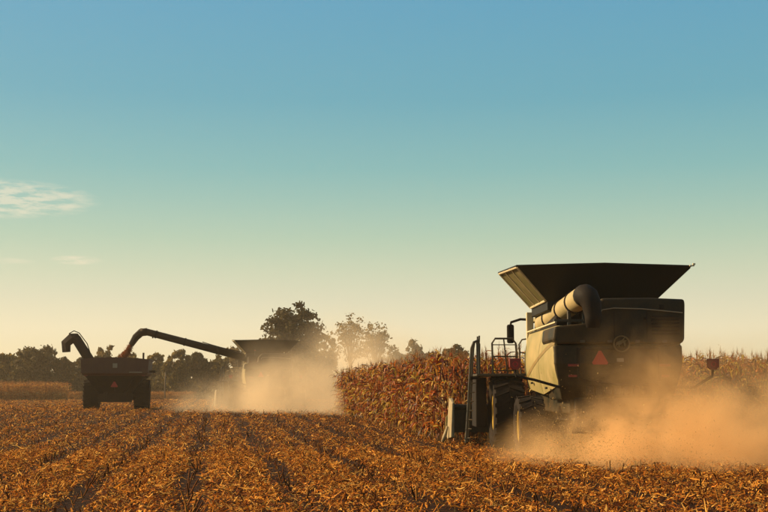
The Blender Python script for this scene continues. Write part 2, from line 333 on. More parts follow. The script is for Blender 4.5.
# ================================================================== corn plants
def leaf_strip(base, az_, length, width, rise, droop, tw, segs=4):
    pts = []; p = np.array(base, float); ang = rise; step = length / segs; vs = []
    hd = np.array([math.cos(az_), math.sin(az_)]); sd_ = np.array([-hd[1], hd[0]])
    for i in range(segs + 1):
        t = i / segs; wv = width * (0.55 + 0.9 * t if t < 0.4 else 0.91 * (1.06 - t) / 0.66) * 0.5
        a = tw * t; side = np.array([sd_[0] * math.cos(a), sd_[1] * math.cos(a), math.sin(a)]) * wv
        vs += [p - side, p + side]
        p = p + np.array([hd[0] * math.cos(ang), hd[1] * math.cos(ang), math.sin(ang)]) * step
        ang -= droop / segs * (1 + 0.6 * t)
    fs = [(2 * i, 2 * i + 1, 2 * i + 3, 2 * i + 2) for i in range(segs)]
    return vs, fs
def corn_variant(seed, nleaf=15, segs=4):
    rr = random.Random(seed); H = rr.uniform(2.05, 2.3)
    st = MB(); bend = rr.uniform(-0.08, 0.08); b2 = rr.uniform(-0.06, 0.06)
    def sp_(h): t = h / H; return (bend * t * t, b2 * t * t, h)
    st.tube([sp_(0), sp_(H * 0.35), sp_(H * 0.7), sp_(H)], [0.015, 0.013, 0.010, 0.006], 4, False)
    lf = MB(); a0 = rr.uniform(0, 6.28)
    idx = list(range(nleaf)); rr.shuffle(idx)
    for i in idx:
        h = 0.12 + (H - 0.2) * (i + rr.uniform(-0.3, 0.3) + 0.3) / nleaf; h = max(0.08, h)
        az_ = a0 + math.pi * (i % 2) + rr.gauss(0, 0.55)
        v_, f_ = leaf_strip(sp_(h), az_, rr.uniform(0.45, 0.80), rr.uniform(0.05, 0.085), rr.uniform(0.6, 1.35), rr.uniform(1.4, 4.2), rr.uniform(-2.2, 2.2), segs)
        lf.add(v_, f_)
    ta = MB()
    for i in range(8):
        a = rr.uniform(0, 6.28); l_ = rr.uniform(0.12, 0.24); rise = rr.uniform(0.7, 1.45)
        v_, f_ = leaf_strip(sp_(H - 0.02), a, l_, 0.014, rise, rr.uniform(0.2, 1.0), rr.uniform(-1, 1), 2); ta.add(v_, f_)
    v_, f_ = leaf_strip(sp_(H - 0.02), 0, 0.26, 0.016, 1.5, 0.1, 0.5, 2); ta.add(v_, f_)
    ea = MB(); h = rr.uniform(0.85, 1.1); a = a0 + 1.2; p = Vector(sp_(h)); d = Vector((math.cos(a) * 0.7, math.sin(a) * 0.7, -0.5 if rr.random() < .6 else 0.6)).normalized()
    ea.tube([p, p + d * 0.07, p + d * 0.16, p + d * 0.24], [0.012, 0.032, 0.028, 0.008], 5, False)
    return st, lf, ta, ea
def tall(x, y): return np.where(np.asarray(x) > 6, 1.10, 1.15 - 0.20 * np.clip((np.asarray(y) - 37) / 30, 0, 1))
NVAR = 8
variants = [corn_variant(100 + i) for i in range(NVAR)]
lite = [corn_variant(200 + i, 9, 3) for i in range(4)]
def field_points():
    pts = []
    for r in range(-30, 60):
        s = np.arange(20, 90, 0.16); s = s + rng.normal(0, 0.035, len(s)); off = r * 0.76 + rng.normal(0, 0.04, len(s))
        px_ = RN[0] * off + RD[0] * s; py_ = RN[1] * off + RD[1] * s; k = in_block(px_, py_)
        px_, py_ = px_[k], py_[k]
        lx = A[0] + (B[0] - A[0]) * (py_ - A[1]) / (B[1] - A[1])
        d_edge = px_ - lx; d_front = py_ - 36.9
        k = (d_edge < 5.5) | (d_front < np.where(px_ > 6, 11.0, 6.5)); k &= (px_ < 19); px_, py_, d_edge, d_front = px_[k], py_[k], d_edge[k], d_front[k]
        for a_, b_, c_, d_ in zip(px_, py_, d_edge, d_front): pts.append((a_, b_, min(c_, d_ if a_ > 2.3 else 99)))
    return np.array(pts)
P = field_points()
vis = (P[:, 0] / P[:, 1] < 0.075) | (P[:, 0] / P[:, 1] > 0.25)       # not behind the near harvester
order = np.argsort(np.where(vis, 0, 1000) + P[:, 1] * 0.55 + P[:, 2] * 14)
sel = order[:300]; rest = order[300:]
parts = []
for i, (st, lf, ta, ea) in enumerate(variants):
    parts.append([('stalk', st.mesh('stalk', M_stalk)), ('foliage', lf.mesh('foliage', M_corn)), ('tassel', ta.mesh('tassel', M_tassel)), ('ear', ea.mesh('ear', M_husk))])
for k in sel:
    x_, y_, _ = P[k]; root = empty('corn_plant', (x_, y_, float(gz(x_, y_))), random.uniform(0, 6.28)); s_ = random.uniform(0.94, 1.06) * float(tall(x_, y_))
    root.scale = (1, 1, s_); root.rotation_euler[0] = random.gauss(0, 0.05); root.rotation_euler[1] = random.gauss(0, 0.05)
    tag(root, 'dry rust brown corn plant at the near edge of the standing corn', 'corn plant', 'corn plants along the near edge of the standing corn')
    for nm, me in parts[int(k) % NVAR]:
        o = link(nm, me, root)
        if nm == 'foliage': o['kind'] = 'stuff'
def merged(points, vars_, mats, name, label, zs=(0.93, 1.07), wide=1.0, parent=None, kind='stuff'):
    """many plants in one mesh, for the mass behind the front plants"""
    VV = [[], [], [], []]; FF = [[], [], [], []]; base = [0, 0, 0, 0]
    vid = rng.integers(0, len(vars_), len(points))
    for vi, var in enumerate(vars_):
        pp = points[vid == vi]
        if not len(pp): continue
        th = rng.random(len(pp)) * 6.283; sc = rng.uniform(zs[0], zs[1], len(pp)) * (tall(pp[:, 0], pp[:, 1]) if name == 'standing_corn' else 1.0); lx_ = rng.normal(0, 0.05, len(pp)); ly_ = rng.normal(0, 0.05, len(pp))
        c, s_ = np.cos(th)[:, None], np.sin(th)[:, None]; g = gz(pp[:, 0], pp[:, 1])
        for k, mb in enumerate(var):
            v_ = np.array(mb.v); f_ = np.array(mb.f)
            zz_ = v_[None, :, 2] * sc[:, None]
            W = np.stack([(v_[None, :, 0] * c - v_[None, :, 1] * s_) * wide + pp[:, 0:1] + lx_[:, None] * zz_, (v_[None, :, 0] * s_ + v_[None, :, 1] * c) * wide + pp[:, 1:2] + ly_[:, None] * zz_, zz_ + g[:, None]], 2)
            VV[k].append(W.reshape(-1, 3)); FF[k].append((f_[None] + (np.arange(len(pp)) * len(v_))[:, None, None] + base[k]).reshape(-1, 4)); base[k] += len(pp) * len(v_)
    V = []; F = []; mi = []; b = 0
    for k in range(4):
        if not VV[k]: continue
        v_ = np.concatenate(VV[k]); f_ = np.concatenate(FF[k]); V.append(v_); F.append(f_ + b); mi.append(np.full(len(f_), k)); b += len(v_)
    me = np_mesh(name, np.concatenate(V), np.concatenate(F), mats[0])
    for q in mats[1:]: me.materials.append(q)
    me.polygons.foreach_set('material_index', np.concatenate(mi).astype(np.int32))
    o = link(name, me, parent); tag(o, label, kind=kind); return o
CM = [M_stalk, M_corn, M_tassel, M_husk]
merged(P[rest], variants, CM, 'standing_corn', 'mass of dry rust brown corn standing behind the edge plants')
# far corn strips on the left and beyond the cart
def strip_points(x0, x1, y0, y1, depth, sp_=0.3):
    out_ = []
    for r in np.arange(0, depth, 0.76):
        n_ = int((x1 - x0) / sp_); t = (np.arange(n_) + rng.random(n_)) / n_
        out_.append(np.stack([x0 + (x1 - x0) * t, y0 + (y1 - y0) * t + r + rng.normal(0, .1, n_), t], 1))
    return np.concatenate(out_)
M_pale = leafy('sun_brightened_corn_leaf', [(0, (0.20, 0.06, 0.012)), (0.5, (0.42, 0.17, 0.03)), (1, (0.62, 0.34, 0.08))], 0.4)  # leaf colour lightened to stand in for sunlight on the far strips
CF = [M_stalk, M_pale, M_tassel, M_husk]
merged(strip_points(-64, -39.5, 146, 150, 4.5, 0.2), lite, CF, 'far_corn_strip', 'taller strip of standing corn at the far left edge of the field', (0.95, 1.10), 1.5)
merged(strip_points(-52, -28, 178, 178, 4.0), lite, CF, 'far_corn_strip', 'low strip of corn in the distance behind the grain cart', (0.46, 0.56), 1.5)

# ================================================================== vehicles
def make_wheel(parent, x, y, r, wd, side, rim_mat, lugs=22, seg=36):
    """wheel > tyre, rim ; side = which way the rim dish faces"""
    wroot = None; h = wd / 2; ty = MB()
    ty.lathe_x([(r * 0.56, -h * 0.86), (r * 0.70, -h), (r * 0.88, -h * 0.98), (r * 0.955, -h * 0.86), (r * 0.965, 0), (r * 0.955, h * 0.86), (r * 0.88, h * 0.98), (r * 0.70, h), (r * 0.56, h * 0.86), (r * 0.55, 0)], seg)
    for k in range(lugs):
        for sg in (-1, 1):
            a = 2 * math.pi * (k + (0.25 if sg > 0 else -0.25)) / lugs; da = 2 * math.pi / lugs * 0.55; tw = 2 * math.pi / lugs * 0.17; pts = []
            for rr_, (xx, ac) in ((r * 0.93, (0.02, 0)), (r * 0.93, (h * 0.99, da))):
                pass
            for lvl in (0.93, 1.0):
                for xx, ac, s2 in ((0.03 * h, 0, -1), (h * 0.97, da, -1), (h * 0.97, da, 1), (0.03 * h, 0, 1)):
                    ang = a + ac + s2 * tw; rr_ = r * (lvl if not (lvl == 1.0 and xx > 0.5 * h) else 0.985)
                    pts.append((sg * xx, rr_ * math.cos(ang), rr_ * math.sin(ang)))
            ty.hexa(pts)
    hub = MB(); hub.lathe_x([(r * 0.55, side * h * 0.6), (r * 0.57, side * h * 0.8), (r * 0.50, side * h * 0.78), (r * 0.44, side * h * 0.35), (r * 0.20, side * h * 0.30), (r * 0.17, side * h * 0.62), (r * 0.02, side * h * 0.64), (r * 0.02, -side * h * 0.2), (r * 0.5, -side * h * 0.2), (r * 0.55, -side * h * 0.5)], 28)
    for k in range(8):
        a = 2 * math.pi * k / 8; cx_, cz_ = r * 0.3 * math.cos(a), r * 0.3 * math.sin(a)
        hub.tube([(side * h * 0.30, cx_, cz_), (side * h * 0.42, cx_, cz_)], r * 0.025, 6)
    e = empty('wheel', (x, y, r), 0); e.parent = parent
    ty.build('tyre', M_rubber, e, False); hub.build('rim', rim_mat, e, False)
    return e
def curve_pts(a, b, sag, n=8):
    a, b = Vector(a), Vector(b); return [a.lerp(b, i / n) + Vector((0, 0, -sag * 4 * (i / n) * (1 - i / n))) for i in range(n + 1)]

def make_combine(loc, heading, label, auger_out):
    C_ = empty('combine_harvester', loc, heading); tag(C_, label, 'combine harvester', 'combine harvesters working the field')
    # --- hull
    m_ = MB(); m_.prism([(-1.36, 2.52), (1.36, 2.52), (1.44, 2.60), (1.47, 3.38), (1.46, 3.50), (0.7, 3.53), (-0.35, 3.52), (-0.55, 3.30), (-0.60, 2.98), (-1.40, 2.90), (-1.44, 2.62)], 'y', -0.05, 1.7)
    m_.build('rear_hood', M_hull, C_, bevel=0.05)
    m_ = MB(); pts = []
    for z_, hw, yy in ((1.30, 1.22, 0.28), (1.62, 1.30, 0.10), (2.10, 1.40, 0.0), (2.50, 1.40, 0.02)): pts.append([(-hw, yy, z_), (hw, yy, z_), (hw, 2.0, z_), (-hw, 2.0, z_)])
    vs = [p for ring in pts for p in ring]; fs = [(3, 2, 1, 0), (12, 13, 14, 15)]
    for i in range(3):
        for j in range(4): fs.append((4 * i + j, 4 * i + (j + 1) % 4, 4 * i + 4 + (j + 1) % 4, 4 * i + 4 + j))
    m_.add(vs, fs); m_.build('rear_panel', M_hull, C_, bevel=0.04)
    MB().box(-0.92, -0.86, -0.015, 0.01, 1.75, 2.44).box(0.86, 0.92, -0.015, 0.01, 1.75, 2.44).box(-0.86, 0.86, -0.012, 0.01, 2.39, 2.44).build('rear_door_frame', M_black, C_, bevel=0.01)
    for zz_ in (1.72, 1.58):
        for k in range(9): pass
    for k in range(7):
        MB().box(-0.70 + k * 0.2, -0.56 + k * 0.2, 0.02, 0.12, 1.42, 1.60).build('vent_louvre', M_black, C_, bevel=0.01)
    MB().box(-1.05, 1.05, 0.3, 5.6, 1.0, 2.9).build('threshing_body', M_hull, C_, bevel=0.03)
    MB().box(-1.12, 1.12, 1.55, 4.9, 2.85, 3.42).build('engine_deck', M_black, C_, bevel=0.03)
    m_ = MB(); m_.tube([(-0.42, -0.075, 3.16), (-0.36, -0.075, 3.26), (-0.1, -0.075, 3.30), (0.5, -0.075, 3.285), (1.0, -0.075, 3.24), (1.40, -0.075, 3.20)], 0.012, 6); m_.build('trim_strip', M_plate, C_)
    MB().box(0.9, 1.0, -0.09, -0.05, 3.28, 3.38).build('hood_latch', M_black, C_, bevel=0.01); MB().box(0.55, 0.60, -0.10, -0.05, 3.05, 3.10).build('hood_latch', M_black, C_, bevel=0.01)
    for xx in (-0.1, 0.62): MB().box(xx - 0.008, xx + 0.008, -0.062, -0.045, 2.62, 3.22).build('hood_seam', M_black, C_)
    for k in range(6): MB().box(0.72, 1.32, -0.075, -0.045, 2.72 + k * 0.075, 2.76 + k * 0.075).build('hood_louvre', M_black, C_, bevel=0.006)
    for xx in (-0.8, -0.2, 0.4, 1.0): MB().box(xx - 0.05, xx + 0.05, -0.07, -0.04, 2.545, 2.60).build('hinge', M_steel, C_, bevel=0.008)
    m_ = MB(); m_.tube(curve_pts((-0.9, -0.03, 1.78), (0.9, -0.03, 1.70), 0.10), 0.018, 6); m_.build('wiring_loom', M_black, C_)
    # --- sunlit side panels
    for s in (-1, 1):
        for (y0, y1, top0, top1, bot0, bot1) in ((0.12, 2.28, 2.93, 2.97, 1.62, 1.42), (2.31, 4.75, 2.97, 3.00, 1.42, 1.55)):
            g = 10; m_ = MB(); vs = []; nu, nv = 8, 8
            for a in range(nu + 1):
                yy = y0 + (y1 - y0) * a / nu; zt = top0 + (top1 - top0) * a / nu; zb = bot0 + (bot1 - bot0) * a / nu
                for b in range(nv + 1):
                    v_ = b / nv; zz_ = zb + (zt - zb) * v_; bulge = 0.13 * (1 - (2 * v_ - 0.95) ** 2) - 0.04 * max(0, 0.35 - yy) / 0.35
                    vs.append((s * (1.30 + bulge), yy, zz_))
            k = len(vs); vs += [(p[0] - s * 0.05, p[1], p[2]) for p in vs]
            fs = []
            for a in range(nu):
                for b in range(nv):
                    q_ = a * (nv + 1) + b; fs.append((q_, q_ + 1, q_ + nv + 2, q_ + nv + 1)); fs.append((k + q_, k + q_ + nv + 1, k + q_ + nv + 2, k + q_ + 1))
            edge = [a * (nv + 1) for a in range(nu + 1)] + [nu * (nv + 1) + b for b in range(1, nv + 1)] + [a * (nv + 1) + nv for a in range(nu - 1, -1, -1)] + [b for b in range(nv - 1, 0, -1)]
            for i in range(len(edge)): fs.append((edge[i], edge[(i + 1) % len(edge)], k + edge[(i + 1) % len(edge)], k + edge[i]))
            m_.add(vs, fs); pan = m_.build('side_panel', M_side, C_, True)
            es = pan.modifiers.new('edge', 'EDGE_SPLIT'); es.split_angle = R(40)
            # curved stripe, a raised band
            st = MB(); sv = []
            for a in range(13):
                t = a / 12; yy = y0 + (y1 - y0) * t; glob = (yy - 0.12) / 4.6; zc = 2.55 - 0.75 * glob ** 1.3 if y0 < 1 or True else 2
                zt = top0 + (top1 - top0) * t; zb = bot0 + (bot1 - bot0) * t
                for z_ in (zc - 0.05, zc + 0.05):
                    v_ = (z_ - zb) / (zt - zb); sv.append((s * (1.30 + 0.13 * (1 - (2 * v_ - 0.95) ** 2) - 0.04 * max(0, 0.35 - yy) / 0.35 + 0.006), yy, z_))
            n_ = len(sv); sv += [(p[0] - s * 0.02, p[1], p[2]) for p in sv]
            fs = [(2 * a, 2 * a + 1, 2 * a + 3, 2 * a + 2) for a in range(12)] + [(n_ + 2 * a, n_ + 2 * a + 2, n_ + 2 * a + 3, n_ + 2 * a + 1) for a in range(12)]
            st.add(sv, fs).build('stripe', M_stripe, pan)
            MB().box(*( sorted((s * 1.40, s * 1.435)) ), (y0 + y1) / 2 - 0.1, (y0 + y1) / 2 + 0.1, bot1 + 0.12 , bot1 + 0.17).build('handle', M_black, pan, bevel=0.008)
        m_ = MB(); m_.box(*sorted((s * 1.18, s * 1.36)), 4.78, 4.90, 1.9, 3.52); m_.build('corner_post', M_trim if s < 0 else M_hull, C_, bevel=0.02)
    # --- grain tank
    tk = MB(); tk.box(-1.25, 1.25, 1.95, 4.62, 3.38, 3.62); tank = tk.build('grain_tank', M_tank, C_, bevel=0.02)
    b4 = [(-1.25, 1.95, 3.60), (1.25, 1.95, 3.60), (1.25, 4.62, 3.60), (-1.25, 4.62, 3.60)]
    t4 = [(-2.02, 1.42, 4.38), (2.02, 1.42, 4.38), (2.08, 4.55, 4.52), (-2.10, 4.55, 4.52)]
    def slab(p, th, mat, name, par, out_n):
        p = [Vector(q_) for q_ in p]; nn = (p[1] - p[0]).cross(p[-1] - p[0]).normalized()
        if nn.dot(Vector(out_n)) < 0: nn = -nn
        k = len(p); vs = p + [q_ - nn * th for q_ in p]
        fs = [tuple(range(k)), tuple(range(2 * k - 1, k - 1, -1))] + [(i, (i + 1) % k, k + (i + 1) % k, k + i) for i in range(k)]
        return MB().add(vs, fs).build(name, mat, par), nn
    midr = (0, 1.36, 4.43)
    slab([b4[0], b4[1], t4[1], midr, t4[0]], 0.03, M_tank, 'tank_panel', tank, (0, -1, 0))
    slab([b4[2], b4[3], t4[3], t4[2]], 0.03, M_tank, 'tank_panel', tank, (0, 1, 0))
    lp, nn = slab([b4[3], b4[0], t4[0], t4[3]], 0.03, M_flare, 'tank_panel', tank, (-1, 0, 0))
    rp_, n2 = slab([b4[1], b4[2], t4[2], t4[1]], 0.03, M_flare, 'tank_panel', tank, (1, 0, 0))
    # raised frames round the side panels
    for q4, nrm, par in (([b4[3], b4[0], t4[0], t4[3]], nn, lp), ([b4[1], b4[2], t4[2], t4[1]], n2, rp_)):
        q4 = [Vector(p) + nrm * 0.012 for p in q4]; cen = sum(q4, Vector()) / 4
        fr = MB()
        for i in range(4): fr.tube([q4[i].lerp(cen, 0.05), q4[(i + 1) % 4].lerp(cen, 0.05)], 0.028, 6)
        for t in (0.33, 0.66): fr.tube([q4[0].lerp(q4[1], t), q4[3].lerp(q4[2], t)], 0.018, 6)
        fr.build('panel_frame', M_trim if par is lp else M_tank, par)  # left frame pale, right dark: sunlit and shaded edges put into the paint
    rim_ = MB()
    rp4 = [Vector(t4[0]), Vector(midr), Vector(t4[1]), Vector(t4[2]), Vector(t4[3]), Vector(t4[0])]
    rim_.tube(rp4, 0.022, 6); rim_.build('rim_tube', M_tank, tank)
    m_ = MB(); m_.box(1.98, 2.09, 1.36, 1.42, 4.37, 4.40).box(2.05, 2.11, 1.35, 1.40, 4.40, 4.44); m_.build('corner_fitting', M_trim, tank, bevel=0.005)
    MB().box(1.10, 1.17, 1.88, 1.95, 3.60, 3.66).build('hinge', M_trim, tank, bevel=0.005)
    m_ = MB(); m_.tube([(-0.72, 1.85, 3.45), (-0.72, 1.85, 3.74)], 0.018, 6).tube([(-0.78, 1.85, 3.76), (-0.66, 1.85, 3.76)], 0.012, 6); bp_ = m_.build('beacon_post', M_steel, C_)
    MB().tube([(-0.72, 1.85, 3.74), (-0.72, 1.85, 3.80), (-0.72, 1.85, 3.86), (-0.72, 1.85, 3.88)], [0.055, 0.055, 0.045, 0.015], 10).build('beacon', M_lamp, bp_, True)
    # --- unloading auger
    if not auger_out:
        a0, a1 = Vector((-0.98, 4.35, 3.20)), Vector((-0.86, -0.75, 3.52))
        m_ = MB(); m_.tube([a0, a1], 0.235, 24); tube = m_.build('unloading_auger', M_auger, C_, True)
        es = tube.modifiers.new('edge', 'EDGE_SPLIT'); es.split_angle = R(40)
        d = (a1 - a0).normalized()
        for t in (0.22, 0.55, 0.80): MB().tube([a0.lerp(a1, t) - d * 0.045, a0.lerp(a1, t) + d * 0.045], 0.255, 24).build('band', M_black, tube)
        e0 = a1 + d * 0.0
        m_ = MB(); m_.tube([e0 - d * 0.06, e0 + d * 0.03, e0 + d * 0.10 + Vector((0.05, 0, -0.05)), e0 + d * 0.14 + Vector((0.11, 0, -0.20)), e0 + d * 0.14 + Vector((0.14, 0, -0.45)), e0 + d * 0.12 + Vector((0.14, 0, -0.70))], [0.245, 0.245, 0.235, 0.21, 0.18, 0.15], 16); sp_ = m_.build('spout', M_black, tube, True)
        m_ = MB(); m_.tube([a0 + Vector((0, 0, 0)), a0 + Vector((0.1, 0.22, -0.08)), a0 + Vector((0.15, 0.28, -0.5))], 0.24, 16); m_.build('elbow', M_auger, tube, True)
        m_ = MB(); m_.box(-1.36, -0.60, 0.3, 0.42, 3.02, 3.08).box(-1.05, -0.98, 0.3, 0.42, 2.9, 3.3).box(-0.72, -0.66, 0.3, 0.42, 2.9, 3.3); m_.build('auger_cradle', M_steel, C_, bevel=0.01)
        m_ = MB(); m_.box(-1.38, -1.34, 0.05, 4.7, 2.985, 3.015); m_.build('deck_edge', M_trim, C_)
        m_ = MB(); m_.tube(curve_pts((-1.12, 2.6, 3.40), (-0.60, -0.4, 3.66), 0.06), 0.014, 6); m_.build('hose', M_black, tube)
    else:
        a0, a1 = Vector((-1.05, 4.3, 3.32)), Vector((-7.65, 4.3, 5.02))
        m_ = MB(); m_.tube([a0, a0.lerp(a1, .5), a1, a1 + Vector((-0.35, 0, -0.02))], [0.25, 0.235, 0.22, 0.24], 16); tube = m_.build('unloading_auger', M_out_auger, C_, True)
        for t in (0.3, 0.62, 0.9): MB().tube([a0.lerp(a1, t) - (a1 - a0).normalized() * .05, a0.lerp(a1, t) + (a1 - a0).normalized() * .05], 0.262, 16).build('band', M_black, tube)
        m_ = MB(); m_.tube([a1 + Vector((0.1, 0, 0)), a1 + Vector((-0.30, 0, -0.06)), a1 + Vector((-0.62, 0, -0.36)), a1 + Vector((-0.92, 0, -0.86))], [0.25, 0.26, 0.24, 0.18], 8); m_.build('spout', M_black, tube)
        m_ = MB(); m_.tube([a0 + Vector((-0.1, 0, -0.02)), a0 + Vector((0.25, 0, -0.08)), a0 + Vector((0.35, 0, -0.6))], 0.27, 14); m_.build('elbow', M_out_auger, tube, True)
        MB().tube([a1 + Vector((0.45, 0, -0.2)), a1 + Vector((0.45, 0, -0.42))], 0.05, 8).build('work_light', M_black, tube)
        m_ = MB(); m_.tube(curve_pts(a0 + Vector((0.1, -0.1, 0.36)), a0.lerp(a1, .45) + Vector((0, 0, 0.3)), 0.08), 0.03, 6); m_.build('hose', M_black, tube)
    # --- cab
    m_ = MB(); m_.hexa([(-0.85, 5.05, 1.9), (0.85, 5.05, 1.9), (0.85, 6.95, 1.9), (-0.85, 6.95, 1.9), (-0.9, 5.05, 3.35), (0.9, 5.05, 3.35), (0.82, 6.6, 3.35), (-0.82, 6.6, 3.35)]); cab = m_.build('cab', M_glass, C_, bevel=0.04)
    for sx_ in (-1, 1):
        for p0, p1, r_ in (((0.87, 5.05, 1.9), (0.92, 5.05, 3.4), 0.05), ((0.87, 6.97, 1.9), (0.84, 6.62, 3.4), 0.05), ((0.87, 6.0, 1.9), (0.90, 5.9, 3.4), 0.03)):
            MB().tube([(sx_ * p0[0], p0[1], p0[2]), (sx_ * p1[0], p1[1], p1[2])], r_, 6).build('cab_post', M_hull, cab)
    MB().hexa([(-1.0, 4.98, 3.36), (1.0, 4.98, 3.36), (0.95, 7.05, 3.36), (-0.95, 7.05, 3.36), (-0.9, 5.05, 3.56), (0.9, 5.05, 3.56), (0.85, 6.9, 3.54), (-0.85, 6.9, 3.54)]).build('cab_roof', M_side, cab, bevel=0.05)
    for s in (-1, 1):
        m_ = MB(); m_.tube([(s * 0.95, 6.75, 3.44), (s * 1.25, 6.85, 3.46), (s * 1.50, 6.9, 3.38), (s * 1.52, 6.9, 3.28)], 0.035, 8); arm = m_.build('mirror_arm', M_black, C_)
        MB().box(s * 1.52 - 0.10, s * 1.52 + 0.10, 6.86, 6.96, 2.80, 3.32).build('mirror', M_black, arm, bevel=0.06)
    # --- running gear
    for s in (-1, 1):
        make_wheel(C_, s * 1.86, 5.2, 0.95, 0.80, s, M_rim)
        make_wheel(C_, s * 1.74, 1.7, 0.70, 0.60, s, M_rim, 18)
    MB().tube([(-1.9, 5.2, 0.95), (1.9, 5.2, 0.95)], 0.16, 12).build('front_axle', M_black, C_)
    MB().box(-1.6, 1.6, 1.58, 1.82, 0.58, 0.84).build('rear_axle', M_black, C_, bevel=0.02)
    MB().box(-0.75, -0.55, 0.6, 6.2, 0.75, 1.05).build('chassis_rail', M_black, C_, bevel=0.02); MB().box(0.55, 0.75, 0.6, 6.2, 0.75, 1.05).build('chassis_rail', M_black, C_, bevel=0.02)
    MB().hexa([(-0.75, 6.0, 1.05), (0.75, 6.0, 1.05), (0.75, 8.2, 0.35), (-0.75, 8.2, 0.35), (-0.75, 6.0, 1.75), (0.75, 6.0, 1.75), (0.75, 8.2, 1.0), (-0.75, 8.2, 1.0)]).build('feeder_house', M_hull, C_, bevel=0.03)
    ch = MB().hexa([(-0.95, 0.0, 0.78), (0.95, 0.0, 0.78), (0.95, 1.0, 0.9), (-0.95, 1.0, 0.9), (-0.95, 0.2, 1.35), (0.95, 0.2, 1.35), (0.95, 1.0, 1.35), (-0.95, 1.0, 1.35)]).build('straw_chopper', M_black, C_, bevel=0.02)
    MB().hexa([(-1.15, -0.55, 0.60), (1.15, -0.55, 0.60), (0.95, 0.1, 0.86), (-0.95, 0.1, 0.86), (-1.15, -0.56, 0.64), (1.15, -0.56, 0.64), (0.95, 0.1, 0.92), (-0.95, 0.1, 0.92)]).build('tailboard', M_black, ch)
    # --- platform, ladder, rails
    pl = MB().box(-2.66, -1.38, 4.72, 6.9, 1.88, 1.94).build('platform', M_steel, C_, bevel=0.01)
    ld = MB()
    for yy, dx in ((4.88, 0.0), (5.36, 0.09)):
        ld.tube([(-2.94 + dx, yy, 0.18), (-2.87 + dx, yy, 1.2), (-2.81 + dx, yy, 2.2), (-2.78 + dx, yy, 2.60), (-2.72 + dx * .6, yy, 2.75), (-2.61, yy, 2.80), (-2.58, yy, 2.70), (-2.58, yy, 1.9)], 0.032, 8)
        ld.tube([(-2.58, yy, 2.75), (-2.575, yy, 2.92)], 0.024, 6)
    ld.tube([(-2.60, 4.88, 2.80), (-2.60, 5.36, 2.80)], 0.02, 6)
    MB().box(-2.60, -2.31, 5.75, 6.9, 0.55, 1.86).build('dark_fill_box', M_black, C_, bevel=0.03)  # added black box, fills the gap behind the ladder with dark
    lad = ld.build('ladder', M_steel, C_)
    for k in range(7):
        t = (k + 0.15) / 7; zz_ = 0.25 + 1.65 * t; xx = -2.94 + 0.15 * t
        MB().hexa([(xx - 0.05, 4.86, zz_ - 0.015), (xx + 0.09, 4.86, zz_ - 0.015), (xx + 0.17, 5.38, zz_ - 0.015), (xx + 0.03, 5.38, zz_ - 0.015), (xx - 0.05, 4.86, zz_ + 0.015), (xx + 0.09, 4.86, zz_ + 0.015), (xx + 0.17, 5.38, zz_ + 0.015), (xx + 0.03, 5.38, zz_ + 0.015)]).build('rung', M_rung, lad)
    MB().box(-2.82, -2.58, 4.80, 5.48, 1.80, 1.87).build('step_bracket', M_black, lad)
    ra = MB()
    for yy, x0, x1 in ((4.76, -2.26, -1.60),):
        ra.tube([(x0 + 0.02, yy, 1.9), (x0, yy, 2.72), (x0 + 0.08, yy, 2.84), (x1 - 0.14, yy, 2.84), (x1 - 0.05, yy, 2.72), (x1, yy, 1.9)], 0.026, 8)
        ra.tube([(x0, yy, 2.38), (x1 - 0.03, yy, 2.38)], 0.02, 6); ra.tube([(x0 + 0.30, yy, 2.84), (x0 + 0.40, yy, 1.9)], 0.02, 6); ra.tube([(x0, yy, 2.68), (x1 - 0.05, yy, 2.68)], 0.014, 6); ra.tube([(x0, yy, 2.02), (x1, yy, 2.02)], 0.018, 6)
    ra.build('handrail', M_steel, C_)
    ra = MB(); ra.tube([(-1.50, 4.95, 1.9), (-1.54, 4.95, 2.7), (-1.46, 4.95, 2.82), (-1.34, 4.95, 2.84)], 0.022, 6); ra.tube([(-1.54, 4.95, 2.5), (-1.36, 4.95, 2.46)], 0.018, 6); ra.build('handrail', M_steel, C_)
    # --- lamps and marks
    for s in (-1, 1):
        lx_ = 2.08 if s > 0 else 2.26
        m_ = MB(); m_.tube([(s * 1.28, 0.12, 1.58), (s * (lx_ - 0.42), 0.10, 1.58 if s > 0 else 1.74), (s * (lx_ - 0.02), 0.10, 1.82), (s * lx_, 0.10, 1.98)], 0.03, 8); arm = m_.build('lamp_arm', M_black, C_)
        m_ = MB(); m_.prism([(s * lx_ - 0.13, 2.20), (s * lx_ + 0.13, 2.20), (s * lx_ + 0.125, 2.02), (s * lx_ + 0.06, 1.96), (s * lx_ - 0.06, 1.96), (s * lx_ - 0.125, 2.02)], 'y', 0.03, 0.15); m_.build('lamp', M_lamp, arm, bevel=0.015)
        MB().ring_plate(s * lx_, 2.08, 0.015, 0.035, 0.04, 0.06, 16).build('lens_ring', M_redpl, arm)
        MB().box(s * 1.0 - 0.12, s * 1.0 + 0.12, -0.035, 0.0, 2.03, 2.085).build('tail_light', M_lamp, C_, bevel=0.01)
        MB().box(s * 0.98 - 0.12, s * 0.98 + 0.12, 0.015, 0.045, 1.80, 1.85).build('reflector', M_lamp, C_, bevel=0.006)
    MB().prism([(-0.57, 2.07), (-0.27, 2.07), (-0.245, 2.11), (-0.395, 2.37), (-0.445, 2.37), (-0.595, 2.11)], 'y', -0.05, -0.02).build('slow_vehicle_triangle', M_redpl, C_)
    MB().prism([(-0.50, 2.13), (-0.34, 2.13), (-0.42, 2.27)], 'y', -0.062, -0.048).build('triangle_centre', M_redpl, C_)
    em = MB().ring_plate(0.05, 2.52, -0.09, -0.055, 0.155, 0.185, 32).build('emblem', M_emb, C_)
